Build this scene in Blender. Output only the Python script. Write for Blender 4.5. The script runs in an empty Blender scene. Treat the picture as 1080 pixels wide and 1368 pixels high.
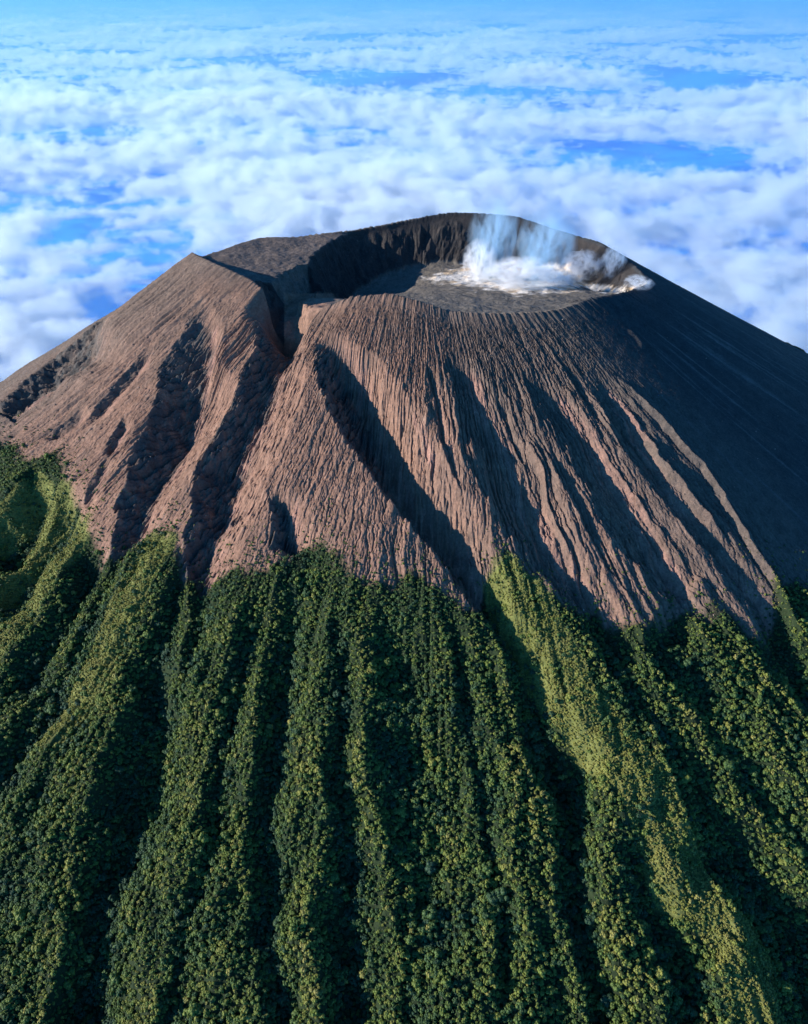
import bpy, math, random
import numpy as np
from mathutils import Vector

C = bpy.context.scene.collection
rad = math.radians
rng = np.random.default_rng(7)
random.seed(7)

# ------------------------------------------------------------------ camera
CAM = np.array([0.0, -1130.0, 300.0])
PITCH = rad(30.4)
F = 1185.0                       # focal length in photo pixels (frame 1080 x 1368)


def ray(px, py):
    x = np.asarray(px, float) - 540.0
    u = 684.0 - np.asarray(py, float)
    d = np.stack([x, u * math.sin(PITCH) + F * math.cos(PITCH),
                  u * math.cos(PITCH) - F * math.sin(PITCH)], -1)
    return d


def project(X, Y, Z):
    dx, dy, dz = X - CAM[0], Y - CAM[1], Z - CAM[2]
    f = dy * math.cos(PITCH) - dz * math.sin(PITCH)
    u = dy * math.sin(PITCH) + dz * math.cos(PITCH)
    f = np.where(f < 1, 1, f)
    return 540 + F * dx / f, 684 - F * u / f, f


# ------------------------------------------------------------------ noise
def _h(ix, iy, seed):
    h = (ix.astype(np.int64) * 374761393 + iy.astype(np.int64) * 668265263 + seed * 1274126177) & 0xFFFFFFFF
    h = ((h ^ (h >> 13)) * 1274126177) & 0xFFFFFFFF
    return (h ^ (h >> 16)) & 0xFFFFFF


def perlin(x, y, seed=0):
    x, y = np.broadcast_arrays(x, y)
    x0 = np.floor(x); y0 = np.floor(y)
    fx = x - x0; fy = y - y0
    ix = x0.astype(np.int64); iy = y0.astype(np.int64)
    ux = fx * fx * fx * (fx * (fx * 6 - 15) + 10); uy = fy * fy * fy * (fy * (fy * 6 - 15) + 10)

    def g(i, j, dx, dy):
        a = _h(i, j, seed) * (2 * math.pi / 0xFFFFFF)
        return np.cos(a) * dx + np.sin(a) * dy
    n0 = g(ix, iy, fx, fy) * (1 - ux) + g(ix + 1, iy, fx - 1, fy) * ux
    n1 = g(ix, iy + 1, fx, fy - 1) * (1 - ux) + g(ix + 1, iy + 1, fx - 1, fy - 1) * ux
    return (n0 * (1 - uy) + n1 * uy) * 1.5


def fbm(x, y, oct=4, seed=0, gain=0.5, lac=2.03):
    s = 0; a = 1; t = 0
    for k in range(oct):
        s = s + a * perlin(x + 17.3 * k, y - 9.1 * k, seed + k); t += a
        a *= gain; x = x * lac; y = y * lac
    return s / t


def ridged(x, y, oct=3, seed=0, gain=0.5, lac=2.1):
    s = 0; a = 1; t = 0
    for k in range(oct):
        s = s + a * (1 - np.abs(perlin(x + 11.7 * k, y + 5.3 * k, seed + k)) * 1.6); t += a
        a *= gain; x = x * lac; y = y * lac
    return s / t


def sstep(a, b, x):
    t = np.clip((x - a) / (b - a), 0, 1)
    return t * t * (3 - 2 * t)


# ------------------------------------------------------------------ rim of the crater
CX = 25.0
# photo column, photo row, distance from the camera plane (m): clockwise from the front lip
RIM = [(600, 416, 942), (680, 419, 945), (745, 414, 960), (790, 398, 995), (835, 390, 1040), (868, 378, 1085),
       (850, 356, 1140), (830, 342, 1190), (800, 323, 1240), (770, 315, 1268), (735, 304, 1300), (690, 289, 1322),
       (645, 285, 1332), (600, 284, 1335), (560, 291, 1325), (515, 300, 1308), (470, 308, 1290), (440, 311, 1275),
       (395, 317, 1252), (345, 318, 1230), (300, 334, 1180), (270, 343, 1120),
       (255, 337, 1062), (275, 347, 1040), (300, 358, 1025), (330, 371, 1012), (352, 386, 1000), (358, 420, 996),
       (376, 448, 985), (394, 444, 976), (411, 412, 966), (440, 408, 960), (470, 396, 960), (520, 392, 958), (560, 402, 948)]
_r = np.array(RIM, float)
_d = ray(_r[:, 0], _r[:, 1])
_t = _r[:, 2] / _d[:, 1]
_P = CAM + _d * _t[:, None]
_th = np.arctan2(_P[:, 0] - CX, -_P[:, 1])
_rr = np.hypot(_P[:, 0] - CX, _P[:, 1])
_o = np.argsort(_th)
RTH, RR, RZ = _th[_o], _rr[_o], _P[_o, 2]
_nk = ~np.isin(_r[_o, 0], (358, 376, 394))           # the rim without the breach
RZM = np.interp(RTH, RTH[_nk], RZ[_nk])


def per(th, v, smooth=0.0):
    v = np.asarray(v)
    t3 = np.concatenate([RTH - 2 * np.pi, RTH, RTH + 2 * np.pi]); v3 = np.tile(v, 3)
    if smooth:
        g = np.linspace(-np.pi * 1.5, np.pi * 1.5, 3001)
        w = np.interp(g, t3, v3)
        n = max(3, int(smooth / (g[1] - g[0])))
        k = np.hanning(n + 2)[1:-1]; k /= k.sum()
        w = np.convolve(np.pad(w, n, mode='edge'), k, 'same')[n:-n]
        return np.interp(th, g, w)
    return np.interp(th, t3, v3)


def Rim(th): return per(th, RR, 0.10)
def RimZ(th): return per(th, RZ, 0.04)
def RimZm(th): return per(th, RZM, 0.06)
def RimZs(th): return per(th, RZ, 1.2)


SLOPE_T = np.radians([-180, -120, -60, -20, 20, 60, 90, 120, 180])
SLOPE_V = np.array([.58, .60, .605, .62, .62, .58, .54, .52, .58])


def outer_z(th, rho):
    s = np.interp(th, SLOPE_T, SLOPE_V)
    L = 8000.0
    b = sstep(0, 160, rho); b0 = sstep(0, 38, rho)
    return (RimZ(th) * (1 - b0) + RimZm(th) * b0) * (1 - b) + RimZs(th) * b - s * L * (1 - np.exp(-rho / L))


def base_xy(X, Y):
    th = np.arctan2(X - CX, -Y); r = np.hypot(X - CX, Y)
    rho = r - Rim(th)
    return outer_z(th, np.maximum(rho, 0)) + np.minimum(rho, 0) * 0.0, th, rho


def unproject(pts):
    """photo pixels -> (theta, rho) on the plain cone"""
    p = np.array(pts, float)
    d = ray(p[:, 0], p[:, 1]); d = d / np.linalg.norm(d, axis=1)[:, None]
    t = np.linspace(500, 2200, 1701)[None, :]
    X = CAM[0] + d[:, 0:1] * t; Y = CAM[1] + d[:, 1:2] * t; Z = CAM[2] + d[:, 2:3] * t
    zb, th, rho = base_xy(X, Y)
    below = Z < zb
    i = np.argmax(below, 1); i = np.where(below.any(1), i, 1200)
    k = np.arange(len(p)); j = np.maximum(i - 1, 0)
    a = Z[k, j] - zb[k, j]; b = zb[k, i] - Z[k, i]
    w = np.clip(a / (a + b + 1e-9), 0, 1)
    return th[k, j] * (1 - w) + th[k, i] * w, rho[k, j] * (1 - w) + rho[k, i] * w


# ------------------------------------------------------------------ ravines: left edge (ridge crest) and floor line
# (crest polyline, floor polyline, depth factor, width of the rising face as a multiple, ragged)
VAL = [
    # breach and the big left ravine
    ([(350, 384), (352, 432), (339, 470), (320, 500), (304, 540), (286, 575), (264, 605), (258, 650), (250, 700), (241, 735), (249, 775), (248, 820), (240, 870), (222, 930), (200, 1000)],
     [(390, 438), (378, 465), (366, 487), (358, 510), (346, 540), (330, 570), (314, 600), (303, 640), (299, 668), (283, 705), (275, 750), (272, 800), (262, 850), (240, 920), (215, 985), (192, 1050)], .86, 1.3),
    ([(330, 505), (322, 530), (306, 560), (292, 590)], [(340, 508), (330, 534), (315, 565), (299, 594)], .7, .8),
    # left of it
    ([(265, 395), (262, 418), (240, 450), (219, 480), (209, 510), (201, 545), (190, 580), (172, 612), (168, 640), (155, 680), (146, 735), (105, 800), (65, 870), (20, 950), (-30, 1040)],
     [(275, 398), (285, 425), (272, 470), (262, 510), (250, 550), (228, 595), (207, 630), (195, 655), (182, 690), (163, 735), (130, 800), (92, 880), (52, 960), (5, 1045), (-30, 1110)], .7, 1.2),
    ([(115, 690), (100, 725), (70, 790), (35, 850), (-10, 930)], [(135, 715), (125, 745), (90, 815), (50, 885), (0, 970)], .7, 1.2),
    ([(88, 625), (60, 670), (25, 730), (-25, 800)], [(105, 650), (80, 695), (42, 755), (-10, 835)], .7, 1.3),
    ([(45, 615), (15, 665), (-30, 730)], [(70, 630), (38, 690), (-15, 765)], .7, 1.3),
    ([(205, 448), (180, 480), (150, 515), (125, 545), (100, 568)], [(212, 452), (188, 484), (158, 519), (132, 550), (105, 574)], 1.0, 1.5),
    ([(112, 535), (85, 560), (55, 580)], [(118, 540), (90, 566), (60, 588)], 1.0, 1.5),
    ([(166, 552), (150, 580), (133, 603)], [(172, 556), (156, 585), (140, 610)], 1.0, 2.0),
    ([(145, 600), (120, 645), (100, 680)], [(150, 604), (125, 650), (106, 686)], .8, 2.0),
    ([(200, 355), (140, 425), (70, 475), (0, 540)], [(208, 358), (150, 428), (82, 480), (8, 548)], .6, 1.5),
    ([(215, 640), (200, 680), (165, 760), (130, 830)], [(225, 645), (210, 690), (178, 770), (140, 840)], .4, 2.0),
    # left spur, right side
    ([(236, 705), (232, 760), (206, 820), (186, 860), (166, 890), (150, 960), (130, 1025), (115, 1075), (97, 1120), (92, 1200), (80, 1290), (60, 1370)],
     [(248, 720), (246, 770), (226, 830), (208, 870), (212, 940), (208, 990), (190, 1050), (165, 1105), (148, 1145), (134, 1190), (130, 1260), (118, 1370)], .75, 1.3),
    ([(100, 890), (60, 990), (30, 1070), (0, 1150)], [(115, 905), (75, 1005), (42, 1085), (14, 1165)], .5, 1.6),
    # shallow one at the foot of the middle spur
    ([(358, 655), (356, 705), (360, 745)], [(376, 650), (386, 700), (390, 745)], .8, 1.4),
    ([(288, 680), (306, 660), (318, 690)], [(300, 690), (316, 680), (324, 700)], .5, 1.4),
    # forest ravines, left to right
    ([(330, 780), (308, 860), (284, 960), (269, 1020), (268, 1085), (264, 1140), (248, 1180), (237, 1235), (224, 1295), (208, 1370)],
     [(345, 790), (326, 880), (312, 960), (298, 1025), (291, 1100), (280, 1150), (260, 1200), (247, 1255), (236, 1310), (222, 1370)], .8, 1.4),
    ([(372, 770), (345, 860), (341, 935), (339, 1010), (330, 1070), (324, 1140), (329, 1210), (339, 1285), (350, 1370)],
     [(400, 790), (385, 870), (380, 940), (371, 1025), (361, 1075), (360, 1120), (364, 1185), (361, 1235), (371, 1300), (384, 1370)], .75, 1.4),
    ([(430, 800), (436, 870), (440, 985), (427, 1025), (434, 1085), (428, 1160), (414, 1220), (424, 1285), (436, 1370)],
     [(445, 800), (454, 870), (460, 970), (455, 1035), (466, 1100), (470, 1160), (465, 1220), (472, 1285), (478, 1370)], .8, 1.4),
    ([(488, 800), (480, 880), (484, 960), (495, 1060), (506, 1160), (518, 1270), (522, 1370)],
     [(545, 805), (550, 880), (562, 960), (574, 1035), (584, 1110), (590, 1180), (582, 1250), (566, 1310), (556, 1370)], .36, 1.2),
    ([(580, 800), (593, 870), (613, 985), (620, 1060), (630, 1110), (640, 1170), (650, 1225), (658, 1285), (664, 1370)],
     [(602, 810), (614, 880), (632, 975), (642, 1010), (647, 1075), (656, 1130), (666, 1180), (674, 1230), (676, 1290), (676, 1370)], .8, 1.3),
    ([(628, 840), (643, 920), (661, 970), (680, 1015), (691, 1045), (688, 1090), (682, 1150), (676, 1200)],
     [(650, 850), (668, 920), (690, 980), (706, 1050), (703, 1100), (692, 1165), (682, 1210)], .6, 1.3),
    # the great dark ravine right of the middle spur, from rim to the foot
    ([(424, 446), (421, 490), (436, 545), (462, 590), (500, 642), (540, 690), (570, 730), (597, 765), (630, 810), (650, 838), (666, 865), (676, 910), (690, 985), (706, 1035), (730, 1060), (740, 1110), (741, 1185), (755, 1250), (774, 1310), (786, 1370)],
     [(440, 440), (470, 478), (500, 540), (522, 590), (555, 640), (578, 672), (603, 705), (620, 738), (645, 782), (662, 815), (698, 862), (714, 910), (730, 960), (756, 1010), (766, 1050), (778, 1085), (775, 1140), (775, 1200), (786, 1260), (804, 1310), (812, 1370)], 1.0, 1.0),
    ([(533, 525), (548, 570), (565, 612), (578, 640)], [(545, 525), (562, 575), (580, 620), (592, 650)], .8, 1.5),
    ([(560, 470), (578, 530), (584, 570), (590, 600), (605, 640), (615, 680)], [(567, 470), (586, 530), (592, 570), (602, 610), (616, 650), (626, 690)], .8, 1.5),
    ([(590, 470), (605, 540), (612, 580), (632, 638), (660, 688), (684, 728), (705, 755), (744, 795), (770, 835), (800, 880), (830, 930), (862, 985), (890, 1030), (906, 1090), (912, 1140), (955, 1185), (980, 1235), (1010, 1290), (1030, 1370)],
     [(610, 465), (640, 530), (665, 585), (688, 635), (708, 672), (727, 712), (745, 740), (784, 795), (815, 835), (838, 880), (862, 930), (895, 980), (932, 1030), (965, 1090), (1000, 1140), (1040, 1190), (1070, 1240), (1090, 1290), (1110, 1370)], .44, 1.0),
    ([(822, 1055), (839, 1100), (835, 1160), (841, 1210), (866, 1260), (884, 1310), (892, 1370)],
     [(836, 1055), (858, 1100), (862, 1180), (892, 1230), (920, 1275), (926, 1370)], .75, 1.2),
    ([(690, 500), (715, 530), (742, 570), (772, 640), (822, 726), (860, 765), (885, 800), (855, 860), (892, 912), (926, 960), (960, 1010), (1000, 1075), (1040, 1130), (1090, 1190)],
     [(705, 490), (740, 530), (780, 580), (815, 640), (842, 682), (874, 728), (908, 775), (896, 860), (928, 912), (962, 965), (1002, 1020), (1042, 1075), (1085, 1130), (1130, 1190)], .45, 1.0),
    ([(700, 560), (735, 620), (770, 690), (800, 740), (830, 790)], [(706, 556), (743, 616), (779, 688), (809, 740), (838, 790)], .6, 1.5),
    ([(780, 495), (800, 540), (822, 588), (862, 638), (892, 680), (927, 720), (966, 765), (1000, 808), (1005, 870), (1042, 935), (1085, 985)],
     [(800, 500), (828, 545), (852, 592), (885, 640), (915, 680), (950, 722), (990, 768), (1026, 810), (1044, 870), (1084, 930), (1120, 980)], .5, 1.0),
    ([(745, 480), (772, 530), (800, 590), (840, 650), (880, 715), (920, 780)], [(752, 476), (780, 526), (808, 588), (850, 650), (890, 712), (930, 778)], .6, 1.6),
]
# thin ridges that catch the light on the shaded flank: (polyline, height, half width)
RDG = [
    ([(806, 512), (828, 535), (850, 566), (880, 610), (912, 648), (942, 688), (976, 728)], 7, 5.5),
    ([(828, 540), (838, 568), (852, 592), (872, 615)], 5, 4.5),
    ([(812, 490), (845, 524), (880, 562), (912, 598), (938, 628), (975, 685), (1005, 730), (1036, 782), (1060, 830), (1095, 880)], 8, 5.5),
    ([(840, 440), (850, 452), (862, 466)], 2, 5),
]

# ------------------------------------------------------------------ height field
th_front = np.concatenate([np.linspace(rad(-104), rad(-66), 330)[:-1], np.linspace(rad(-66), rad(66), 2100), np.linspace(rad(66), rad(104), 330)[1:]])
th_back = np.linspace(rad(104), rad(256), 602)[1:-1]
TH = np.concatenate([th_front, th_back]); TH = np.where(TH > np.pi, TH - 2 * np.pi, TH)
NT = len(TH)
RHO = np.concatenate([np.arange(0, 340, 1.3), np.arange(340, 960, 3.0), np.geomspace(960, 7000, 46)])
Q = np.concatenate([[0.0], np.linspace(0.02, 0.995, 170)])
RIMV = Rim(TH)


def polar_to_line(th_l, rho_l, rows):
    o = np.argsort(rho_l)
    return np.interp(rows, rho_l[o], th_l[o]), rho_l.min(), rho_l.max()


th2 = TH[None, :]
rho2 = RHO[:, None]
r2 = RIMV[None, :] + rho2
X2 = CX + r2 * np.sin(th2); Y2 = -r2 * np.cos(th2)
jit = (fbm(th2 * 9, rho2 / 55, 3, 31) * 9 + fbm(th2 * 60, rho2 / 16, 2, 35) * 2.4) * sstep(2, 60, rho2)
jag = fbm(th2 * 95, rho2 / 9, 3, 38) * 3.2 * sstep(4, 40, rho2) * (1 - sstep(300, 380, rho2))
carve = np.zeros((len(RHO), NT))


lit_face = np.zeros_like(carve)
inval = np.zeros_like(carve)


def add_valleys():
    global carve
    nf = 900
    for L, R, k, wf in VAL:
        tl, rl = unproject(L); tr, rr_ = unproject(R)
        a_l, lo1, hi1 = polar_to_line(tl, rl, RHO); a_r, lo2, hi2 = polar_to_line(tr, rr_, RHO)
        lo, hi = min(lo1, lo2), max(hi1, hi2)
        i0 = max(0, np.searchsorted(RHO, lo) - 1); i1 = min(len(RHO), np.searchsorted(RHO, hi) + 1)
        rows = slice(i0, i1)
        rho = RHO[rows]
        span = hi - lo
        top = sstep(lo, lo + min(35, span * .25), rho) if lo > 6 else np.ones_like(rho)
        bot = 1 - sstep(hi - min(60, span * .3), hi, rho) if hi < 560 else np.ones_like(rho)
        fade = (top * bot)[:, None]
        al, ar = a_l[rows][:, None], a_r[rows][:, None]
        rad_m = (RIMV[None, :] + rho[:, None])
        w = np.maximum((ar - al) * rad_m, 2.0)
        a = (th2 - al) * rad_m + jit[rows] * np.clip(w / 30, .15, 1.0) + jag[rows] * np.clip(w / 16, .2, 1.0)
        deep = sstep(240, 330, rho)[:, None] * .14
        d = np.minimum(k * (1 + deep) * w, 74) * fade
        u = np.clip(a / w, 0, 1)
        w2 = wf * w * (.25 + .75 * sstep(0, 110, rho))[:, None]
        v = np.clip((a - w) / w2, 0, 1)
        c = np.where(a < 0, 0, np.where(a < w, d * np.sin(u * np.pi / 2) ** 1.15, d * (1 - v) ** 1.25))
        carve[rows] = np.maximum(carve[rows], c)
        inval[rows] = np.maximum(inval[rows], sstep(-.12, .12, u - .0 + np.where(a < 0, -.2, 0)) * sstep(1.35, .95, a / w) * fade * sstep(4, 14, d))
        lit_face[rows] = np.maximum(lit_face[rows], np.where(a > w * .9, sstep(.75, .15, (a - w) / np.minimum(w2, 26)), 0) * fade * sstep(3, 9, d))


add_valleys()
ridge = np.zeros_like(carve)
for L, hgt, wid in RDG:
    tl, rl = unproject(L)
    a_l, lo, hi = polar_to_line(tl, rl, RHO)
    m = (RHO >= lo) & (RHO <= hi)
    fade = (sstep(lo, lo + (hi - lo) * .22, RHO) * (1 - sstep(hi - (hi - lo) * .15, hi, RHO)))[m][:, None]
    a = (th2 - a_l[m][:, None]) * r2[m] + jit[m] * .45 + fbm(th2 * 30, RHO[m][:, None] / 11, 2, 37) * 2.0
    ridge[m] = np.maximum(ridge[m], hgt * fade * np.clip(1 - np.abs(a) / np.where(a < 0, wid * 1.0, wid * 1.0), 0, 1))

# forest edge as a radius per direction
TREE = [(-60, 560), (-30, 575), (0, 590), (18, 600), (35, 618), (52, 612), (78, 600), (88, 628), (95, 655), (108, 668), (118, 690), (122, 715), (135, 738), (150, 740),
        (165, 735), (178, 712), (200, 705), (225, 700), (236, 722), (243, 762), (262, 768), (276, 772), (300, 762), (322, 757), (345, 765),
        (380, 758), (388, 735), (402, 722), (425, 722), (446, 745), (470, 765), (500, 785), (525, 778), (547, 765), (575, 785),
        (605, 800), (636, 812), (648, 768), (660, 742), (680, 735), (702, 752), (720, 780), (750, 800), (778, 815), (790, 796),
        (815, 818), (850, 838), (880, 830), (905, 810), (930, 815), (955, 812), (985, 828), (1010, 846), (1028, 850), (1036, 792),
        (1050, 775), (1080, 790), (1130, 790), (1200, 800)]
_tt, _tr = unproject(TREE)
_oo = np.argsort(_tt)
TT, TR = _tt[_oo], _tr[_oo]


def tree_edge(th):
    return np.interp(th, TT, TR)


def treeline(th, rho, X, Y):
    e = tree_edge(th) + fbm(X / 22, Y / 22, 3, 71) * 16
    return rho - e           # >0: forest


sideR = sstep(rad(32), rad(50), th2)         # the smooth ash flank on the right
sideL = sstep(rad(-18), rad(-40), th2)
Z2 = outer_z(th2, rho2)
gul = .22 + .78 * sstep(0, 25, rho2)
fade_far = 1 - sstep(1200, 3000, rho2)
wander = fbm(th2 * 5, rho2 / 300, 3, 41) * .02
arc = (th2 + wander)
r1 = ridged((arc + .035 * fbm(th2 * 10, rho2 / 75, 3, 53)) * 19, rho2 / 300, 3, 51)
r2n = ridged(arc * 58, rho2 / 170, 2, 55)
r3n = ridged(arc * 150, rho2 / 60, 2, 58)
rock_part = 1 - sstep(-20, 40, treeline(th2, rho2, X2, Y2))
band_mid = sstep(rad(-12), rad(2), th2) * (1 - sideR)
amp1 = (.9 + 4.2 * band_mid * sstep(30, 150, rho2)) * (1 - .97 * sideR)
amp2 = (.4 + 1.0 * band_mid * fbm(th2 * 8, rho2 / 90, 2, 57)) * (1 - .97 * sideR)
rill = (r1 - .6) * amp1 * 1.6 + (r2n - .6) * amp2
# the craggy face left of the breach
tA0, _ = unproject([(262, 400), (262, 560)]); tA1, _ = unproject([(352, 400), (312, 560)])
crag = sstep(tA0.mean() - .02, tA0.mean() + .06, th2) * (1 - sstep(tA1.mean() - .05, tA1.mean() + .05, th2)) * sstep(5, 30, rho2) * (1 - sstep(170, 300, rho2))
rill = rill + crag * ((ridged(arc * 46 + fbm(th2 * 20, rho2 / 60, 2, 61) * .7, rho2 / 110, 3, 62) - .6) * 9 + (r3n - .6) * 2.5)
patchy = .06 + .42 * sstep(-.15, .4, fbm(th2 * 9, rho2 / 70, 3, 78))
arc2 = arc + .010 * fbm(X2 / 14, Y2 / 14, 2, 79)
stria = (fbm(arc2 * 80, rho2 / 90, 3, 74) * 1.15 + fbm(arc2 * 170, rho2 / 50, 2, 76) * .6) * patchy
rill = rill + stria * (1 - .9 * sideR) * sstep(5, 60, rho2)
lc = sstep(rad(-56), rad(-64), th2) * sstep(rad(-86), rad(-74), th2) * sstep(15, 50, rho2) * (1 - sstep(330, 420, rho2))
rill = rill + lc * (fbm(th2 * 40, rho2 / 60, 3, 63) * 3.5 + (r2n - .6) * 1.5)
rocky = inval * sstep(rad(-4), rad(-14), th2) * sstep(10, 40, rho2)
rill = rill + rocky * ((ridged(th2 * 64 + fbm(th2 * 25, rho2 / 30, 2, 87) * .8, rho2 / 48, 3, 88) - .6) * 11 + fbm(X2 / 6, Y2 / 6, 3, 90) * 2.5)
Zr = rill * gul * (rock_part * .9 + .1 * fade_far)
scree = sstep(rad(-30), rad(-42), th2) * (1 - crag)
rough = fbm(X2 / 14, Y2 / 14, 4, 64) * 1.6 * (1 - .6 * sideR) * (1 - .65 * scree) + fbm(X2 / 3.0, Y2 / 3.0, 2, 68) * .85 * (1 - .75 * sideR)
big = fbm(X2 / 160, Y2 / 160, 3, 66) * 9 * sstep(20, 150, rho2) * (1 - sstep(20, 50, np.degrees(th2)) * .93)
# spurs in the forest have secondary buttresses
forest_rel = ((ridged(th2 * 19 + .9 * fbm(th2 * 7, rho2 / 130, 3, 82), rho2 / 260, 3, 81) - .6) * 6 + fbm(X2 / 34, Y2 / 34, 4, 83) * 9 + (ridged(th2 * 30 + rho2 / 260 * np.sin(th2 * 37), rho2 / 110, 2, 84) - .6) * 5) * (1 - rock_part) * (1 - sstep(1000, 2500, rho2))
Z2 = Z2 - carve + ridge + Zr + rough * gul + big + forest_rel + fbm(th2 * 45, rho2 / 40, 4, 86) * 2.6 * np.exp(-rho2 / 14) + rng.normal(0, .26, Z2.shape) * (1 - .5 * sideR) * rock_part * gul


def erode(Z, n_it, amount, seed):
    """rain runs down the cone row by row and cuts branching rills"""
    g = np.random.default_rng(seed)
    nr = int(np.searchsorted(RHO, 940)); J = np.arange(NT)
    cut = np.zeros((nr, NT))
    rr_lat = RIMV[None, :] + RHO[:nr, None]
    for it in range(n_it):
        flow = np.zeros((nr, NT)); flow[0] = 1
        zz = Z[:nr] - cut + g.normal(0, .10, (nr, NT))
        for i in range(nr - 1):
            best = zz[i + 1].copy(); off = np.zeros(NT, int)
            for k in (-1, 1, -2, 2):
                c = np.roll(zz[i + 1], -k) + .10 * abs(k)
                m = c < best
                best = np.where(m, c, best); off = np.where(m, k, off)
            flow[i + 1] = 1 + np.bincount((J + off) % NT, weights=flow[i], minlength=NT) * .994
        d = np.minimum(flow ** .45 * .030, .55)
        d = d * .6 + (np.roll(d, 1, 1) + np.roll(d, -1, 1)) * .2
        cut += d * amount[:nr]
        cut = cut * .94 + .03 * (np.roll(cut, 1, 1) + np.roll(cut, -1, 1))
    return cut


ero_amt = (.46 + .40 * band_mid * np.clip(.7 + 1.6 * fbm(th2 * 7, rho2 / 110, 2, 89), .25, 1.4) - .12 * sideL * (1 - crag)) * (1 - .9 * sideR) * sstep(0, 45, rho2) * (rock_part * .65 + .35)
_cut = erode(Z2, 12, np.broadcast_to(ero_amt, Z2.shape), 5)
Z2[:len(_cut)] -= _cut - _cut.mean(1, keepdims=True) * .6

# --- inside the rim
q2 = Q[:, None]
ri = RIMV[None, :] * q2
Xi = CX + ri * np.sin(th2); Yi = -ri * np.cos(th2)
din = RIMV[None, :] - ri
zr = RimZ(th2)
floor = np.interp(Yi, [-200, -150, -60, 60, 160], [-3, -7, -20, -34, -37]) - 30 * np.exp(-(((Xi + 70) / 80) ** 2 + ((Yi - 60) / 90) ** 2)) \
    - 17 * np.exp(-(((Xi - 262) / 30) ** 2 + ((Yi - 30) / 45) ** 2))
floor = floor + fbm(Xi / 30, Yi / 30, 4, 91) * 3.5 + fbm(Xi / 5, Yi / 5, 2, 93) * .5
steep = np.interp(np.degrees(np.abs(th2)), [0, 50, 75, 110, 180], [.5, .55, .8, 1.05, 1.1])
wn = fbm(th2 * 9, din / 35, 5, 95) * 11 + fbm(Xi / 14, Yi / 14 + din / 9, 4, 94) * 5
wall = zr - din * steep - wn * sstep(2, 22, din)
zin = np.maximum(floor, wall)
zin = zin + np.log1p(np.exp(-np.abs(floor - wall) / 2.0)) * 2.0 - .0
# old terrace on the left rear, cut off by a cliff towards the pit
PLAT = [(275, 345, 1130), (300, 334, 1185), (345, 318, 1235), (395, 317, 1255), (440, 311, 1278), (470, 308, 1292), (452, 316, 1262), (432, 326, 1215),
        (415, 342, 1165), (411, 356, 1125), (413, 368, 1092), (398, 378, 1066), (382, 382, 1055), (366, 380, 1052), (350, 376, 1050), (315, 365, 1060), (285, 352, 1080)]
_pp = np.array(PLAT, float); _pd = ray(_pp[:, 0], _pp[:, 1]); _pw = CAM + _pd * (_pp[:, 2] / _pd[:, 1])[:, None]


def poly_dist(px, py, poly):
    """signed distance, positive outside"""
    n = len(poly); best = np.full(px.shape, 1e9); inside = np.zeros(px.shape, bool)
    for i in range(n):
        x0, y0 = poly[i]; x1, y1 = poly[(i + 1) % n]
        ex, ey = x1 - x0, y1 - y0
        t = np.clip(((px - x0) * ex + (py - y0) * ey) / (ex * ex + ey * ey + 1e-9), 0, 1)
        best = np.minimum(best, np.hypot(px - x0 - t * ex, py - y0 - t * ey))
        c = ((y0 > py) != (y1 > py)) & (px < (x1 - x0) * (py - y0) / (y1 - y0 + 1e-12) + x0)
        inside ^= c
    return np.where(inside, -best, best)


A_ = np.c_[_pw[:, 0], _pw[:, 1], np.ones(len(_pw))]
pl, *_ = np.linalg.lstsq(A_, _pw[:, 2], rcond=None)
pd_ = poly_dist(Xi, Yi, _pw[:, :2]) + fbm(Xi / 12, Yi / 12, 3, 99) * 5
plat = pl[0] * Xi + pl[1] * Yi + pl[2] + fbm(Xi / 40, Yi / 40, 4, 101) * 3 + fbm(Xi / 6, Yi / 6, 3, 102) * .8
plat = np.where(pd_ > 0, plat - pd_ * 1.5 - ridged(th2 * 30, din / 40, 2, 98) * 4 * sstep(0, 10, pd_), plat)
zin = np.maximum(zin, np.where(din > 1, np.minimum(plat, zr + din * .5), -1e3))
# breach trough leading out of the crater
BR = np.array([(380, 446, 982), (384, 420, 1008), (392, 402, 1050), (420, 384, 1110)], float)
_bd = ray(BR[:, 0], BR[:, 1]); _bw = CAM + _bd * (BR[:, 2] / _bd[:, 1])[:, None]
bd = np.full(Xi.shape, 1e9); bz = np.zeros(Xi.shape)
for i in range(len(_bw) - 1):
    p, e = _bw[i], _bw[i + 1] - _bw[i]
    t = np.clip(((Xi - p[0]) * e[0] + (Yi - p[1]) * e[1]) / (e[0] ** 2 + e[1] ** 2), 0, 1)
    dd = np.hypot(Xi - p[0] - t * e[0], Yi - p[1] - t * e[1])
    z_ = p[2] + t * e[2] - 8
    bz = np.where(dd < bd, z_, bz); bd = np.minimum(bd, dd)
zin = np.minimum(zin, np.maximum(bz + np.maximum(bd + fbm(Xi / 13, Yi / 13, 3, 105) * 9 - 10, 0) * 1.9 + fbm(Xi / 8, Yi / 8, 2, 103), -60))
zin = zin + fbm(Xi / 11, Yi / 11, 4, 104) * 5 * np.exp(-bd / 30) * sstep(3, 12, din)
# small scarp across the ash shelf behind the front lip
sc = unproject([(566, 403), (600, 412), (632, 420)])
# soft join at the rim
j = sstep(6, 0, din)
zin = zin * (1 - j) + Z2[0][None, :] * j

Xall = np.concatenate([Xi, X2]); Yall = np.concatenate([Yi, Y2]); Zall = np.concatenate([zin, Z2])
NI = len(Q); NR = Xall.shape[0]


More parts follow.
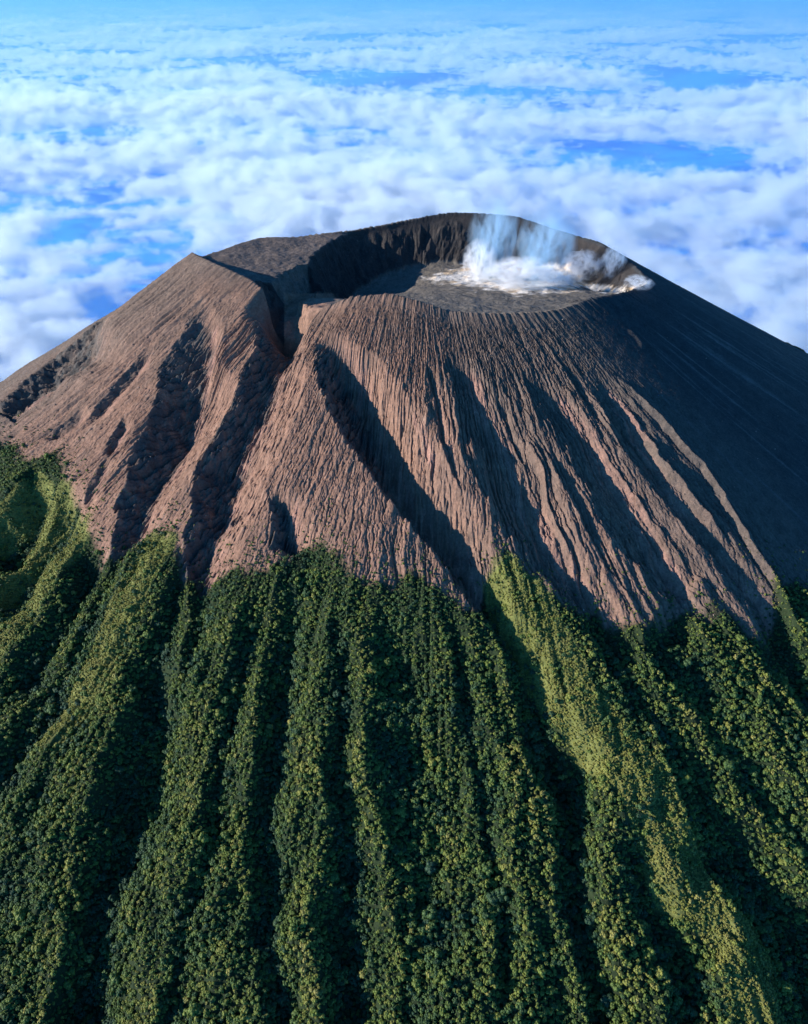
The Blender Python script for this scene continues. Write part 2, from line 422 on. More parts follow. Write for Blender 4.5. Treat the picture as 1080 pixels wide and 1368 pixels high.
# ------------------------------------------------------------------ mesh helper
def grid_faces(i0, i1, n, wrap=True):
    r = np.arange(i0, i1)[:, None] * n
    c = np.arange(n if wrap else n - 1)[None, :]
    c1 = (c + 1) % n
    return np.stack([r + c, r + c1, r + n + c1, r + n + c], -1).reshape(-1, 4)


def mesh_obj(name, co, faces, mat=None, attrs=None, smooth=True, parent=None):
    me = bpy.data.meshes.new(name)
    k = faces.shape[1]
    me.vertices.add(len(co)); me.vertices.foreach_set('co', np.ascontiguousarray(co, np.float32).ravel())
    me.loops.add(faces.size); me.loops.foreach_set('vertex_index', np.ascontiguousarray(faces, np.int32).ravel())
    me.polygons.add(len(faces)); me.polygons.foreach_set('loop_start', np.arange(0, faces.size, k, dtype=np.int32))
    try:
        me.polygons.foreach_set('loop_total', np.full(len(faces), k, np.int32))
    except Exception:
        pass
    me.update(calc_edges=True)
    if smooth:
        me.polygons.foreach_set('use_smooth', np.ones(len(faces), bool))
    for an, av in (attrs or {}).items():
        av = np.asarray(av, np.float32)
        if av.ndim == 2:
            a = me.attributes.new(an, 'FLOAT_COLOR', 'POINT')
            a.data.foreach_set('color', np.c_[av, np.ones(len(av))].astype(np.float32).ravel())
        else:
            a = me.attributes.new(an, 'FLOAT', 'POINT'); a.data.foreach_set('value', av.ravel())
    if mat:
        me.materials.append(mat)
    o = bpy.data.objects.new(name, me); C.objects.link(o)
    if parent:
        o.parent = parent
    return o


def sub_mesh(name, sel, mat, parent):
    f = ALLF[sel]
    used, inv = np.unique(f, return_inverse=True)
    return mesh_obj(name, ALLV[used], inv.reshape(-1, 4), mat, {k: v[used] for k, v in ATT.items()}, True, parent)


def tag(o, label=None, cat=None, group=None, kind=None):
    for k, v in (('label', label), ('category', cat), ('group', group), ('kind', kind)):
        if v:
            o[k] = v
    return o


# ------------------------------------------------------------------ materials
class N:
    def __init__(s, name):
        s.m = bpy.data.materials.new(name); s.m.use_nodes = True
        s.t = s.m.node_tree; s.n = s.t.nodes; s.l = s.t.links
        s.b = s.n.get('Principled BSDF'); s.out = s.n.get('Material Output')

    def new(s, typ, **kw):
        n = s.n.new(typ)
        for k, v in kw.items():
            if k.startswith('_'):
                setattr(n, k[1:], v)
            else:
                n.inputs[k.replace('_', ' ')].default_value = v
        return n

    def link(s, a, b): s.l.new(a, b)

    def attr(s, name, typ='GEOMETRY'):
        n = s.n.new('ShaderNodeAttribute'); n.attribute_name = name; n.attribute_type = typ
        return n

    def noise(s, scale, detail=4, rough=.5, vec=None, dist=0):
        n = s.new('ShaderNodeTexNoise', Scale=scale, Detail=detail, Roughness=rough, Distortion=dist)
        if vec is not None:
            s.link(vec, n.inputs['Vector'])
        return n.outputs['Fac']

    def ramp(s, fac, stops):
        n = s.n.new('ShaderNodeValToRGB'); cr = n.color_ramp
        while len(cr.elements) < len(stops):
            cr.elements.new(.5)
        for e, (p, c) in zip(cr.elements, stops):
            e.position = p; e.color = (*c, 1) if len(c) == 3 else c
        s.link(fac, n.inputs[0]); return n.outputs[0]

    def math(s, op, a, b=None, clamp=False):
        n = s.n.new('ShaderNodeMath'); n.operation = op; n.use_clamp = clamp
        for i, v in enumerate((a, b)):
            if v is None: continue
            if isinstance(v, (int, float)): n.inputs[i].default_value = v
            else: s.link(v, n.inputs[i])
        return n.outputs[0]

    def mix(s, fac, a, b, mode='MIX'):
        n = s.n.new('ShaderNodeMix'); n.data_type = 'RGBA'; n.blend_type = mode
        for key, v in ((0, fac), (6, a), (7, b)):
            if isinstance(v, (int, float)): n.inputs[key].default_value = v
            elif isinstance(v, tuple): n.inputs[key].default_value = (*v, 1)
            else: s.link(v, n.inputs[key])
        return n.outputs[2]

    def bump(s, h, strength, dist):
        n = s.new('ShaderNodeBump', Strength=strength, Distance=dist)
        s.link(h, n.inputs['Height']); s.link(n.outputs[0], s.b.inputs['Normal'])


def rock_material():
    m = N('volcanic rock and ash')
    pos = m.n.new('ShaderNodeNewGeometry').outputs['Position']
    col = m.attr('tone').outputs['Color']
    f1 = m.noise(.40, 5, .7, pos); f2 = m.noise(.07, 4, .6, pos); f3 = m.noise(.75, 2, .6, pos)
    v = m.math('ADD', m.math('MULTIPLY', f1, 1.1), m.math('MULTIPLY', f2, .7))
    v = m.math('ADD', v, .08)
    c = m.mix(1.0, col, m.ramp(m.math('MULTIPLY', v, .5), [(.22, (.25, .26, .27)), (.5, (1, 1, 1)), (.78, (2.0, 1.9, 1.8))]), 'MULTIPLY')
    ln_ = m.attr('grain').outputs['Fac']
    speck = m.ramp(f3, [(0, (0, 0, 0)), (.66, (0, 0, 0)), (.78, (1, 1, 1))])
    c = m.mix(m.math('MULTIPLY', speck, m.math('MULTIPLY', ln_, .6)), c, (.26, .21, .18))
    m.link(c, m.b.inputs['Base Color'])
    m.b.inputs['Roughness'].default_value = .95
    m.b.inputs['Specular IOR Level'].default_value = .15
    m.bump(m.math('ADD', f1, m.math('MULTIPLY', f3, .5)), .8, 1.0)
    return m.m


SPURS = [((655, 735), (700, 850), (770, 960), (850, 1060), (870, 1110), (900, 1195), (975, 1250), (985, 1350)),
         ((215, 705), (165, 800), (120, 900), (60, 980), (0, 1060)), ((115, 680), (60, 760), (0, 850)), ((95, 640), (40, 710), (0, 770)), ((60, 630), (0, 690))]
_sp = [unproject(p) for p in SPURS]


def bright_spur(th, rho):
    out = np.zeros_like(th)
    for k, (t, r) in enumerate(_sp):
        o = np.argsort(r); tl = np.interp(rho, r[o], t[o]); a = (th - tl) * (rho + 290)
        wd = 42 if k == 0 else 30
        c = a - (15 if k == 0 else 6)
        out = np.maximum(out, sstep(wd, wd * .45, np.abs(c)) * sstep(r.min() - 8, r.min() + 10, rho) * (1 - .75 * sstep(r.min() + (210 if k == 0 else 120), r.min() + (420 if k == 0 else 230), rho)))
    return out


# tones of the ground (rock, ash, sulphur, soil, plus some painted light and shade)
def tones():
    th = np.broadcast_to(th2, Xall.shape)
    rho = np.concatenate([np.broadcast_to(-din, Xi.shape), np.broadcast_to(rho2, X2.shape)])
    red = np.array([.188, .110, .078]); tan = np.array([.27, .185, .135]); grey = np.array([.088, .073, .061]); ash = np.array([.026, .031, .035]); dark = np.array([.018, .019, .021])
    n1 = fbm(Xall / 60, Yall / 60, 4, 201) * .5 + .5
    stre = fbm(th * 70, np.maximum(rho, 0) / 220, 3, 203) * .5 + .5
    n2 = fbm(Xall / 9, Yall / 9, 3, 205) * .5 + .5
    deg = np.degrees(th)
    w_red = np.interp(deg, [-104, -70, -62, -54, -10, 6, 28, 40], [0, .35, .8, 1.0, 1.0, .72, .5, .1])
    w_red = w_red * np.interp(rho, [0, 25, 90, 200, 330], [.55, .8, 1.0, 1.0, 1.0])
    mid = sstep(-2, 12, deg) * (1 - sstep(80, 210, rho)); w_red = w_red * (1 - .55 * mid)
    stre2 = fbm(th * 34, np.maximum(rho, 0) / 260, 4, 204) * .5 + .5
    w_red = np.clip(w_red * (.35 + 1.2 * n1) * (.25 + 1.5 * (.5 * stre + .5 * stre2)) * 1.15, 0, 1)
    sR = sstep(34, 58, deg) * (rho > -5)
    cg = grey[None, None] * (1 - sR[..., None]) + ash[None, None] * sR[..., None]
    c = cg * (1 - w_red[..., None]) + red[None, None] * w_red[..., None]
    lit2 = np.zeros(Xall.shape); lit2[NI:] = lit_face * np.clip(.55 + 1.6 * fbm(th2 * 50, rho2 / 60, 3, 207), 0, 1) * (1 - .6 * sideR)
    c = c * (1 - lit2[..., None]) + np.array([.250, .140, .108])[None, None] * lit2[..., None]  # light on the sunward ravine faces put into the colour, pinker and paler
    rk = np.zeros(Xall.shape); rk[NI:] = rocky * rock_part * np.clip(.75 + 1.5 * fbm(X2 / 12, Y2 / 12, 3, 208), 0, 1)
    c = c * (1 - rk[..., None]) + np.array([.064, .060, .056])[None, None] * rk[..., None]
    tn = sstep(.58, .78, n2 * .5 + stre * .5) * w_red * .6
    c = c * (1 - tn[..., None]) + tan[None, None] * tn[..., None]
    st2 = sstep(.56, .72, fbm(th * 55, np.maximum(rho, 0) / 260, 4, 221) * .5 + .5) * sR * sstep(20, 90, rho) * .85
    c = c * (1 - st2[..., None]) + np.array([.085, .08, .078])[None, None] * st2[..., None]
    # crater
    px, py, _ = project(Xall, Yall, Zall)
    ins = rho < 0
    fl = np.zeros(Xall.shape); wl = np.zeros(Xall.shape)
    fl[:NI] = sstep(6, 0, zin - floor) * sstep(38, 48, bd)
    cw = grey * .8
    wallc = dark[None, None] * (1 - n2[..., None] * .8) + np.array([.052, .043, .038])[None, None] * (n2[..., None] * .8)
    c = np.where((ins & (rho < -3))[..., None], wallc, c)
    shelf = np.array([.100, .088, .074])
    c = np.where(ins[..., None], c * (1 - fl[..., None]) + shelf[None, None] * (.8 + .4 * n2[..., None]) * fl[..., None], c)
    pm = np.zeros(Xall.shape); pm[:NI] = sstep(2, -2, pd_)
    c = c * (1 - pm[..., None]) + np.array([.105, .083, .070])[None, None] * (.75 + .5 * n2[..., None]) * pm[..., None]
    bm_ = np.zeros(Xall.shape); bm_[:NI] = sstep(60, 40, bd) * (px[:NI] > 380) * (py[:NI] > 392)
    c = c * (1 - bm_[..., None]) + (red * .9 + tan * .1)[None, None] * (.7 + .6 * n2[..., None]) * bm_[..., None]
    # white and sulphur-yellow deposits on the crater floor
    px, py, _ = project(Xall, Yall, Zall)
    DEP = np.array([(566, 372), (600, 379), (650, 386), (692, 394), (735, 391), (782, 386), (806, 390), (832, 393), (866, 380), (862, 374), (845, 380),
                    (825, 384), (800, 382), (782, 374), (775, 360), (760, 352), (740, 354), (700, 350), (640, 346), (610, 358)], float)
    nn = fbm(Xall / 16, Yall / 16, 5, 211)
    d = np.zeros(Xall.shape)
    d[:NI] = sstep(3, -6, poly_dist(px[:NI], py[:NI], DEP) + nn[:NI] * 12) * (Yi > -110)
    d = d * (.72 + .28 * sstep(-.25, .2, fbm(Xall / 9, Yall / 9, 4, 212)))
    yel = sstep(.45, .72, fbm(Xall / 25 + 9, Yall / 25, 3, 215) * .5 + .5)
    sul = np.array([.54, .50, .45])[None, None] * (1 - yel[..., None]) + np.array([.56, .41, .26])[None, None] * yel[..., None]
    c = c * (1 - d[..., None]) + sul * d[..., None]
    # vegetated soil under the forest, darkened to paint shade in the gaps
    tl = np.full(Xall.shape, -50.0); tl[NI:] = treeline(np.broadcast_to(th2, X2.shape), np.broadcast_to(rho2, X2.shape), X2, Y2)
    f = sstep(-6, 6, tl)
    soil = np.array([.016, .027, .011]); far = np.array([.04, .055, .025])
    gs = np.zeros(Xall.shape); gs[NI:] = sstep(.3, .55, bright_spur(np.broadcast_to(th2, X2.shape).ravel(), np.broadcast_to(rho2, X2.shape).ravel()).reshape(X2.shape) + fbm(X2 / 12, Y2 / 12, 2, 306) * .22)
    soil = soil[None, None] * (1 - gs[..., None]) + np.array([.105, .115, .034])[None, None] * gs[..., None]
    c = c * (1 - f[..., None]) + soil * (.7 + .6 * n2[..., None]) * f[..., None]
    return c.reshape(-1, 3), tl, (1 - .85 * sR).ravel()


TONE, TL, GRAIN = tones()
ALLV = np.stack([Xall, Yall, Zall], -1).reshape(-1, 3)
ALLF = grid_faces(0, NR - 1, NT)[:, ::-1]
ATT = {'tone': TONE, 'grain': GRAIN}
MR = rock_material()
row = ALLF.min(1) // NT
fcen = ALLF[:, 0]
tl_f = TL.reshape(-1)[fcen]; pdf = np.full(NR * NT, 99.0); pdf[:NI * NT] = pd_.ravel()
flf = np.zeros(NR * NT); flf[:NI * NT] = ((zin - floor < 3) & (bd > 42)).ravel()
inside = row < NI - 1
volcano = bpy.data.objects.new('volcano', None); C.objects.link(volcano)
tag(volcano, 'bare reddish brown volcano cone with an open smoking crater, rising above forest', 'volcano', None, 'structure')
terr = inside & (pdf[fcen] < 0)
flo = inside & ~terr & (flf[fcen] > 0)
sub_mesh('rock_slope', ~inside & (tl_f < 0), MR, volcano)
sub_mesh('forest_floor', ~inside & (tl_f >= 0), MR, volcano)
sub_mesh('rock_terrace', terr, MR, volcano)
sub_mesh('crater_floor', flo, MR, volcano)
sub_mesh('crater_wall', inside & ~terr & ~flo, MR, volcano)


# ------------------------------------------------------------------ trees
def foliage_material():
    m = N('foliage')
    t = m.attr('tint', 'INSTANCER').outputs['Fac']
    pos = m.n.new('ShaderNodeNewGeometry').outputs['Position']
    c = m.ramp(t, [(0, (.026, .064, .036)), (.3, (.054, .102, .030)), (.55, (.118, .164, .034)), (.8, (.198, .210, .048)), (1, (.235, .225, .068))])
    f = m.noise(.9, 3, .6, pos)
    c = m.mix(1.0, c, m.ramp(f, [(.28, (.45, .5, .55)), (.72, (1.6, 1.5, 1.35))]), 'MULTIPLY')
    m.link(c, m.b.inputs['Base Color'])
    m.b.inputs['Roughness'].default_value = .6
    m.b.inputs['Specular IOR Level'].default_value = .25
    tr = m.n.new('ShaderNodeBsdfTranslucent'); m.link(c, tr.inputs[0])
    mx = m.new('ShaderNodeMixShader', Fac=.22)
    m.link(m.b.outputs[0], mx.inputs[1]); m.link(tr.outputs[0], mx.inputs[2]); m.link(mx.outputs[0], m.out.inputs[0])
    return m.m


def bark_material():
    m = N('bark'); pos = m.n.new('ShaderNodeNewGeometry').outputs['Position']
    m.link(m.ramp(m.noise(6, 3, .6, pos), [(.3, (.06, .045, .03)), (.7, (.16, .125, .09))]), m.b.inputs['Base Color']); m.b.inputs['Roughness'].default_value = .9
    return m.m


MF, MB = foliage_material(), bark_material()


def icosphere(n=2):
    import bmesh
    bm = bmesh.new(); bmesh.ops.create_icosphere(bm, subdivisions=n, radius=1)
    v = np.array([x.co[:] for x in bm.verts]); f = np.array([[y.index for y in x.verts] for x in bm.faces]); bm.free()
    return v, f


ICO = icosphere(2)


def crown_mesh(name, seed, leaves, lumps, flat):
    """unit crown: several lobes, each wrapped in leaf sprays; the crown's foot is at z = 0"""
    g = np.random.default_rng(seed)
    V, Fc = [], []
    cs = []
    for k in range(lumps):
        a = 2 * math.pi * k / lumps * 1.618 + g.uniform(-.5, .5); r = math.sqrt(g.uniform(0, 1)) * .62
        cs.append((r * math.cos(a), r * math.sin(a), (.55 + .55 * (1 - r) + g.uniform(-.15, .22)) * flat, g.uniform(.27, .46)))
    nv = 0
    for (x, y, z, r) in cs:                       # lobes
        v = ICO[0] * r * .8
        v = v * (1 + .22 * np.sin(v[:, :1] * 17 + k) * np.cos(v[:, 1:2] * 15 + x * 9)) + np.array([x, y, z])
        q = np.c_[ICO[1], ICO[1][:, 2]] + nv
        V.append(v); Fc.append(q); nv += len(v)
    w = np.array([c[3] ** 2 for c in cs]); w /= w.sum()
    for i in g.choice(len(cs), leaves, p=w):      # leaf sprays on the lobes
        x, y, z, r = cs[i]
        d = g.normal(size=3); d /= np.linalg.norm(d)
        if d[2] < -.5: d[2] *= -1
        p = np.array([x, y, z]) + d * r * g.uniform(.78, 1.12)
        u = np.cross(d, g.normal(size=3)); u /= np.linalg.norm(u); t = np.cross(d, u) + d * g.uniform(-.3, .7); s_ = g.uniform(.06, .12)
        V.append(np.array([p - u * s_ * .6, p + t * s_ * .5 - u * s_ * .0 , p + u * s_ * .6, p - t * s_ * .9])[[0, 3, 2, 1]])
        Fc.append(np.array([[0, 1, 2, 3]]) + nv); nv += 4
    V = np.concatenate(V); Fc = np.concatenate(Fc)
    me = bpy.data.meshes.new(name)
    me.from_pydata(V.tolist(), [], [list(dict.fromkeys(f)) for f in Fc.tolist()])
    me.materials.append(MF)
    me.polygons.foreach_set('use_smooth', np.array([len(p.vertices) == 3 for p in me.polygons], bool))
    return me


def trunk_mesh(name, seed):
    g = np.random.default_rng(seed); V, Fc = [], []

    def tube(p0, p1, r0, r1):
        p0, p1 = np.array(p0), np.array(p1); n = len(V); d = p1 - p0
        u = np.cross(d, [0.3, 1, 0.2]); u /= np.linalg.norm(u); v = np.cross(d, u); v /= np.linalg.norm(v)
        for p, r in ((p0, r0), ((p0 + p1) / 2 + u * .03, (r0 + r1) / 2), (p1, r1)):
            for k in range(6):
                a = k * math.pi / 3; V.append(list(p + (u * math.cos(a) + v * math.sin(a)) * r))
        for s_ in range(2):
            for k in range(6):
                Fc.append([n + s_ * 6 + k, n + s_ * 6 + (k + 1) % 6, n + s_ * 6 + 6 + (k + 1) % 6, n + s_ * 6 + 6 + k])
    tube((0, 0, -.6), (.03, .02, .45), .10, .07)
    for k in range(4):
        a = k * 1.6 + g.uniform(-.4, .4)
        tube((.03, .02, .40), (.45 * math.cos(a), .45 * math.sin(a), .8 + g.uniform(-.1, .1)), .05, .02)
    me = bpy.data.meshes.new(name); me.from_pydata(V, [], Fc); me.materials.append(MB)
    return me


CROWNS = [crown_mesh('crown', 40 + k, 430, 9 + k % 4, [.95, 1.1, 1.25, .9, 1.05, 1.35, .8, 1.0][k]) for k in range(8)]
TRUNKS = [trunk_mesh('trunk', 60 + k) for k in range(2)]

# relief of the forested slope (crests against hollows)
ksz = 101
_zz = Z2[:, np.argsort(TH)]; _ths = np.sort(TH)
_cs = np.cumsum(np.pad(_zz, ((0, 0), (ksz // 2 + 1, ksz // 2)), mode='wrap'), 1)
REL = _zz - (_cs[:, ksz:] - _cs[:, :-ksz]) / ksz


def samp(A, th, rho):
    x = np.interp(th, _ths, np.arange(NT)); y = np.interp(rho, RHO, np.arange(len(RHO)))
    i = np.clip(y.astype(int), 0, len(RHO) - 2); j = np.clip(x.astype(int), 0, NT - 2); fy = y - i; fx = x - j
    return (A[i, j] * (1 - fx) + A[i, j + 1] * fx) * (1 - fy) + (A[i + 1, j] * (1 - fx) + A[i + 1, j + 1] * fx) * fy


def scatter(step, th_lo, th_hi, rho_lo, rho_hi, seed):
    g = np.random.default_rng(seed); T, R = [], []
    rh = rho_lo
    while rh < rho_hi:
        t = np.arange(th_lo, th_hi, step / (rh + 290)); t = t + g.uniform(-.75, .75, len(t)) * step / (rh + 290)
        T.append(t); R.append(rh + g.uniform(-.75, .75, len(t)) * step); rh += step * .9
    return np.concatenate(T), np.concatenate(R)


tA, rA = scatter(2.65, rad(-75), rad(75), 215, 980, 3)
tB, rB = scatter(1.9, rad(-62), rad(45), 215, 760, 4)
bs = bright_spur(tB, rB) + fbm(tB * 60, rB / 30, 2, 305) * .25
kB = bs > .45
tA, rA = np.concatenate([tA, tB[kB]]), np.concatenate([rA, rB[kB]])
small = np.concatenate([np.zeros(len(tA) - kB.sum(), bool), np.ones(kB.sum(), bool)])
rimA = Rim(tA); xA = CX + (rimA + rA) * np.sin(tA); yA = -(rimA + rA) * np.cos(tA)
tl = treeline(tA, rA, xA, yA)
bsp = bright_spur(tA, rA) + fbm(xA / 14, yA / 14, 2, 306) * .22
cover = fbm(xA / 45, yA / 45, 3, 307)
stray = (tl > -55) & (tl < 0) & (rng.uniform(size=len(tA)) < .42 * np.exp(np.minimum(tl, 0) / 20) + .012)
keep = ((tl > rng.uniform(-8, 7, len(tA))) | stray) & ~((bsp > .45) & ~small & (rng.uniform(size=len(tA)) > .25))
keep &= (rng.uniform(size=len(tA)) > .03)
# bare light-brown clearings
tA, rA, xA, yA, small, tl, bsp, cover = (q[keep] for q in (tA, rA, xA, yA, small, tl, bsp, cover))
zA = samp(_zz, tA, rA); rel = samp(REL, tA, rA)
size = np.where(small, rng.uniform(.9, 1.5, len(tA)), (1.5 + 2.3 * rng.uniform(size=len(tA)) ** 2.5) * (1 + .30 * fbm(xA / 30, yA / 30, 2, 308)))
u_ = rng.uniform(size=len(tA)); size = np.where((u_ < .03) & ~small, size * 1.55, np.where((u_ > .80) & ~small, size * .62, size))
size *= np.interp(tl, [-40, -8, 6, 40, 120], [.42, .50, .62, .88, 1.0])
size *= np.where(small, 1, np.interp(rel, [-6, 0, 6], [1.15, 1.0, .82]))
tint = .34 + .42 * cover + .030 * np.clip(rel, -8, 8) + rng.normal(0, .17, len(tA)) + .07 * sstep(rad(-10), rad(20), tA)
tint = np.where(small, .86 + .16 * fbm(xA / 20, yA / 20, 2, 309) + rng.normal(0, .05, len(tA)), tint)
odd = rng.uniform(size=len(tA)); tint = np.where((odd > .985) & ~small, .92, tint)
tint = np.clip(tint, 0, 1)
rotz = rng.uniform(0, 2 * np.pi, len(tA)); tilt = rng.normal(0, .10, (len(tA), 2)); kindv = rng.integers(0, 8, len(tA))
asp = rng.uniform(.85, 1.2, len(tA))

# the 300 crowns that show largest in the photo become trees of their own
pxA, pyA, fA = project(xA, yA, zA + size)
pv, qv, fv = project(X2, Y2, Z2 + 0)
gx = (pv / 5).astype(int); gy = (qv / 5).astype(int); ok = (gx >= 0) & (gx < 216) & (gy >= 0) & (gy < 274)
zb_ = np.full((274, 216), 1e9); np.minimum.at(zb_, (gy[ok], gx[ok]), fv[ok])
inf = (pxA > 6) & (pxA < 1074) & (pyA > 700) & (pyA < 1358)
vis = np.zeros(len(tA), bool); ii = np.where(inf)[0]
vis[ii] = fA[ii] < zb_[(pyA[ii] / 5).astype(int), (pxA[ii] / 5).astype(int)] + 9
pr = np.where(vis, size / fA, 0)
top = np.argsort(-pr)[:300]
single = np.zeros(len(tA), bool); single[top] = True

# one object for the uncounted rest
fm = bpy.data.meshes.new('forest')
st = ~single
fm.vertices.add(int(st.sum())); fm.vertices.foreach_set('co', np.stack([xA, yA, zA - .25 * size], -1)[st].astype(np.float32).ravel())
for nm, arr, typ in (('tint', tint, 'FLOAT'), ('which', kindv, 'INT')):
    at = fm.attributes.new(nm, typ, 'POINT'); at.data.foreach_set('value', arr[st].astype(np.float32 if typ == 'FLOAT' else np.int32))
at = fm.attributes.new('turn', 'FLOAT_VECTOR', 'POINT'); at.data.foreach_set('vector', np.c_[tilt, rotz][st].astype(np.float32).ravel())
at = fm.attributes.new('stretch', 'FLOAT_VECTOR', 'POINT'); at.data.foreach_set('vector', np.c_[size, size, size * asp][st].astype(np.float32).ravel())
fo = bpy.data.objects.new('forest', fm); C.objects.link(fo)
tag(fo, 'dense green forest of small round trees covering the lower slope', 'forest', None, 'stuff')
lib = bpy.data.collections.new('crown kinds')
for k, me in enumerate(CROWNS):
    lib.objects.link(bpy.data.objects.new('crown kind %d' % k, me))


def instancer(obj, coll):
    ng = bpy.data.node_groups.new(obj.name + ' scatter', 'GeometryNodeTree')
    ng.interface.new_socket('Geometry', in_out='INPUT', socket_type='NodeSocketGeometry'); ng.interface.new_socket('Geometry', in_out='OUTPUT', socket_type='NodeSocketGeometry')
    nn = ng.nodes; gi = nn.new('NodeGroupInput'); go = nn.new('NodeGroupOutput')
    ci = nn.new('GeometryNodeCollectionInfo'); ci.inputs['Collection'].default_value = coll; ci.inputs['Separate Children'].default_value = True; ci.inputs['Reset Children'].default_value = True
    ip = nn.new('GeometryNodeInstanceOnPoints'); ip.inputs['Pick Instance'].default_value = True

    def named(name, typ):
        q = nn.new('GeometryNodeInputNamedAttribute'); q.data_type = typ; q.inputs['Name'].default_value = name
        return q.outputs['Attribute']
    mp = nn.new('GeometryNodeMeshToPoints')
    ng.links.new(gi.outputs[0], mp.inputs[0]); ng.links.new(mp.outputs[0], ip.inputs['Points']); ng.links.new(ci.outputs[0], ip.inputs['Instance'])
    ng.links.new(named('which', 'INT'), ip.inputs['Instance Index'])
    ng.links.new(named('turn', 'FLOAT_VECTOR'), ip.inputs['Rotation']); ng.links.new(named('stretch', 'FLOAT_VECTOR'), ip.inputs['Scale'])
    ng.links.new(ip.outputs[0], go.inputs[0])
    md = obj.modifiers.new('scatter', 'NODES'); md.node_group = ng


instancer(fo, lib)

WORDS = ['first', 'second', 'third', 'fourth', 'fifth', 'sixth', 'seventh', 'eighth', 'ninth']
CUTS = [(lambda y: np.interp(y, [1000, 1370], [200, 120])), (lambda y: np.interp(y, [900, 1100, 1370], [318, 285, 222])), (lambda y: np.interp(y, [900, 1100, 1370], [385, 362, 384])),
        (lambda y: np.interp(y, [900, 1100, 1370], [456, 467, 478])), (lambda y: np.interp(y, [900, 1180, 1370], [555, 590, 556])), (lambda y: np.interp(y, [900, 1100, 1370], [620, 650, 676])),
        (lambda y: np.interp(y, [900, 1080, 1370], [710, 777, 812])), (lambda y: np.interp(y, [900, 1100, 1370], [850, 860, 926]))]
order = top[np.argsort(pyA[top])]
for i in order:
    t_ = bpy.data.objects.new('tree', None); C.objects.link(t_)
    t_.location = (xA[i], yA[i], zA[i] - .25 * size[i]); t_.rotation_euler = (tilt[i, 0], tilt[i, 1], rotz[i]); t_.scale = (size[i], size[i], size[i] * asp[i])
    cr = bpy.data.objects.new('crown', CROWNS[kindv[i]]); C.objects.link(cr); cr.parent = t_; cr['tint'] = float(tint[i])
    tk = bpy.data.objects.new('trunk', TRUNKS[i % 2]); C.objects.link(tk); tk.parent = t_
    sp = sum(1 for c in CUTS if pxA[i] > c(pyA[i]))
    kd = 'dark green' if tint[i] < .3 else ('mid green' if tint[i] < .52 else 'yellow green')
    hh = 'near the bottom edge' if pyA[i] > 1230 else ('low on the slope' if pyA[i] > 1050 else 'high on the slope')
    tag(t_, '%s round tree on the %s forest spur from the left, %s' % (kd, WORDS[sp], hh), 'tree', 'trees on the forested slope')


# ------------------------------------------------------------------ loose blocks of rock on the bare slope
def rock_block(name, seed):
    g = np.random.default_rng(seed); v, f = icosphere(2)
    for k in range(7):
        d = g.normal(size=3); d /= np.linalg.norm(d); lim = g.uniform(.45, .8); t = v @ d
        v = v - np.maximum(t - lim, 0)[:, None] * d
    v = v * np.array([1, g.uniform(.6, .9), g.uniform(.5, .8)])
    me = bpy.data.meshes.new(name); me.from_pydata(v.tolist(), [], f.tolist()); me.materials.append(MRB)
    return me


def block_material():
    m = N('loose rock'); t = m.attr('tint', 'INSTANCER').outputs['Fac']; pos = m.n.new('ShaderNodeNewGeometry').outputs['Position']
    c = m.ramp(t, [(0, (.05, .045, .042)), (.5, (.13, .085, .07)), (1, (.30, .25, .21))])
    c = m.mix(1.0, c, m.ramp(m.noise(2.5, 3, .6, pos), [(.3, (.6, .6, .6)), (.7, (1.3, 1.3, 1.3))]), 'MULTIPLY')
    m.link(c, m.b.inputs['Base Color']); m.b.inputs['Roughness'].default_value = .9
    return m.m


MRB = block_material()
tR, rR = scatter(2.6, rad(-85), rad(70), 12, 330, 21)
_cv = carve[:, np.argsort(TH)]
xr = CX + (Rim(tR) + rR) * np.sin(tR); yr = -(Rim(tR) + rR) * np.cos(tR)
clump = fbm(xr / 20, yr / 20, 3, 331)
pk = .03 + .10 * sstep(-.05, .35, clump) + .25 * sstep(rad(-44), rad(-40), tR) * sstep(rad(-14), rad(-24), tR) * sstep(.0, .3, clump) + .12 * sstep(2, 10, samp(_cv, tR, rR)) * sstep(rad(-5), rad(-15), tR)
pk = pk * (1 - .8 * sstep(rad(30), rad(50), tR)) * (treeline(tR, rR, xr, yr) < 8)
kR = rng.uniform(size=len(tR)) < pk
tR, rR, xr, yr = tR[kR], rR[kR], xr[kR], yr[kR]
zr_ = samp(Z2[:, np.argsort(TH)], tR, rR)
sR_ = .28 + .9 * rng.uniform(size=len(tR)) ** 4
rm = bpy.data.meshes.new('rubble'); rm.vertices.add(len(tR)); rm.vertices.foreach_set('co', np.stack([xr, yr, zr_ + sR_ * .1], -1).astype(np.float32).ravel())
at = rm.attributes.new('tint', 'FLOAT', 'POINT'); at.data.foreach_set('value', np.clip(rng.normal(.5, .25, len(tR)), 0, 1).astype(np.float32))
at = rm.attributes.new('which', 'INT', 'POINT'); at.data.foreach_set('value', rng.integers(0, 4, len(tR)).astype(np.int32))
at = rm.attributes.new('turn', 'FLOAT_VECTOR', 'POINT'); at.data.foreach_set('vector', rng.uniform(0, 6.28, (len(tR), 3)).astype(np.float32).ravel())
at = rm.attributes.new('stretch', 'FLOAT_VECTOR', 'POINT'); at.data.foreach_set('vector', np.c_[sR_, sR_, sR_].astype(np.float32).ravel())
ro = bpy.data.objects.new('rubble', rm); C.objects.link(ro)
tag(ro, 'loose reddish and pale rocks strewn over the bare upper slope', 'rubble', None, 'stuff')
lib2 = bpy.data.collections.new('rock kinds')
for k in range(4):
    lib2.objects.link(bpy.data.objects.new('rock kind %d' % k, rock_block('rock', 80 + k)))
instancer(ro, lib2)

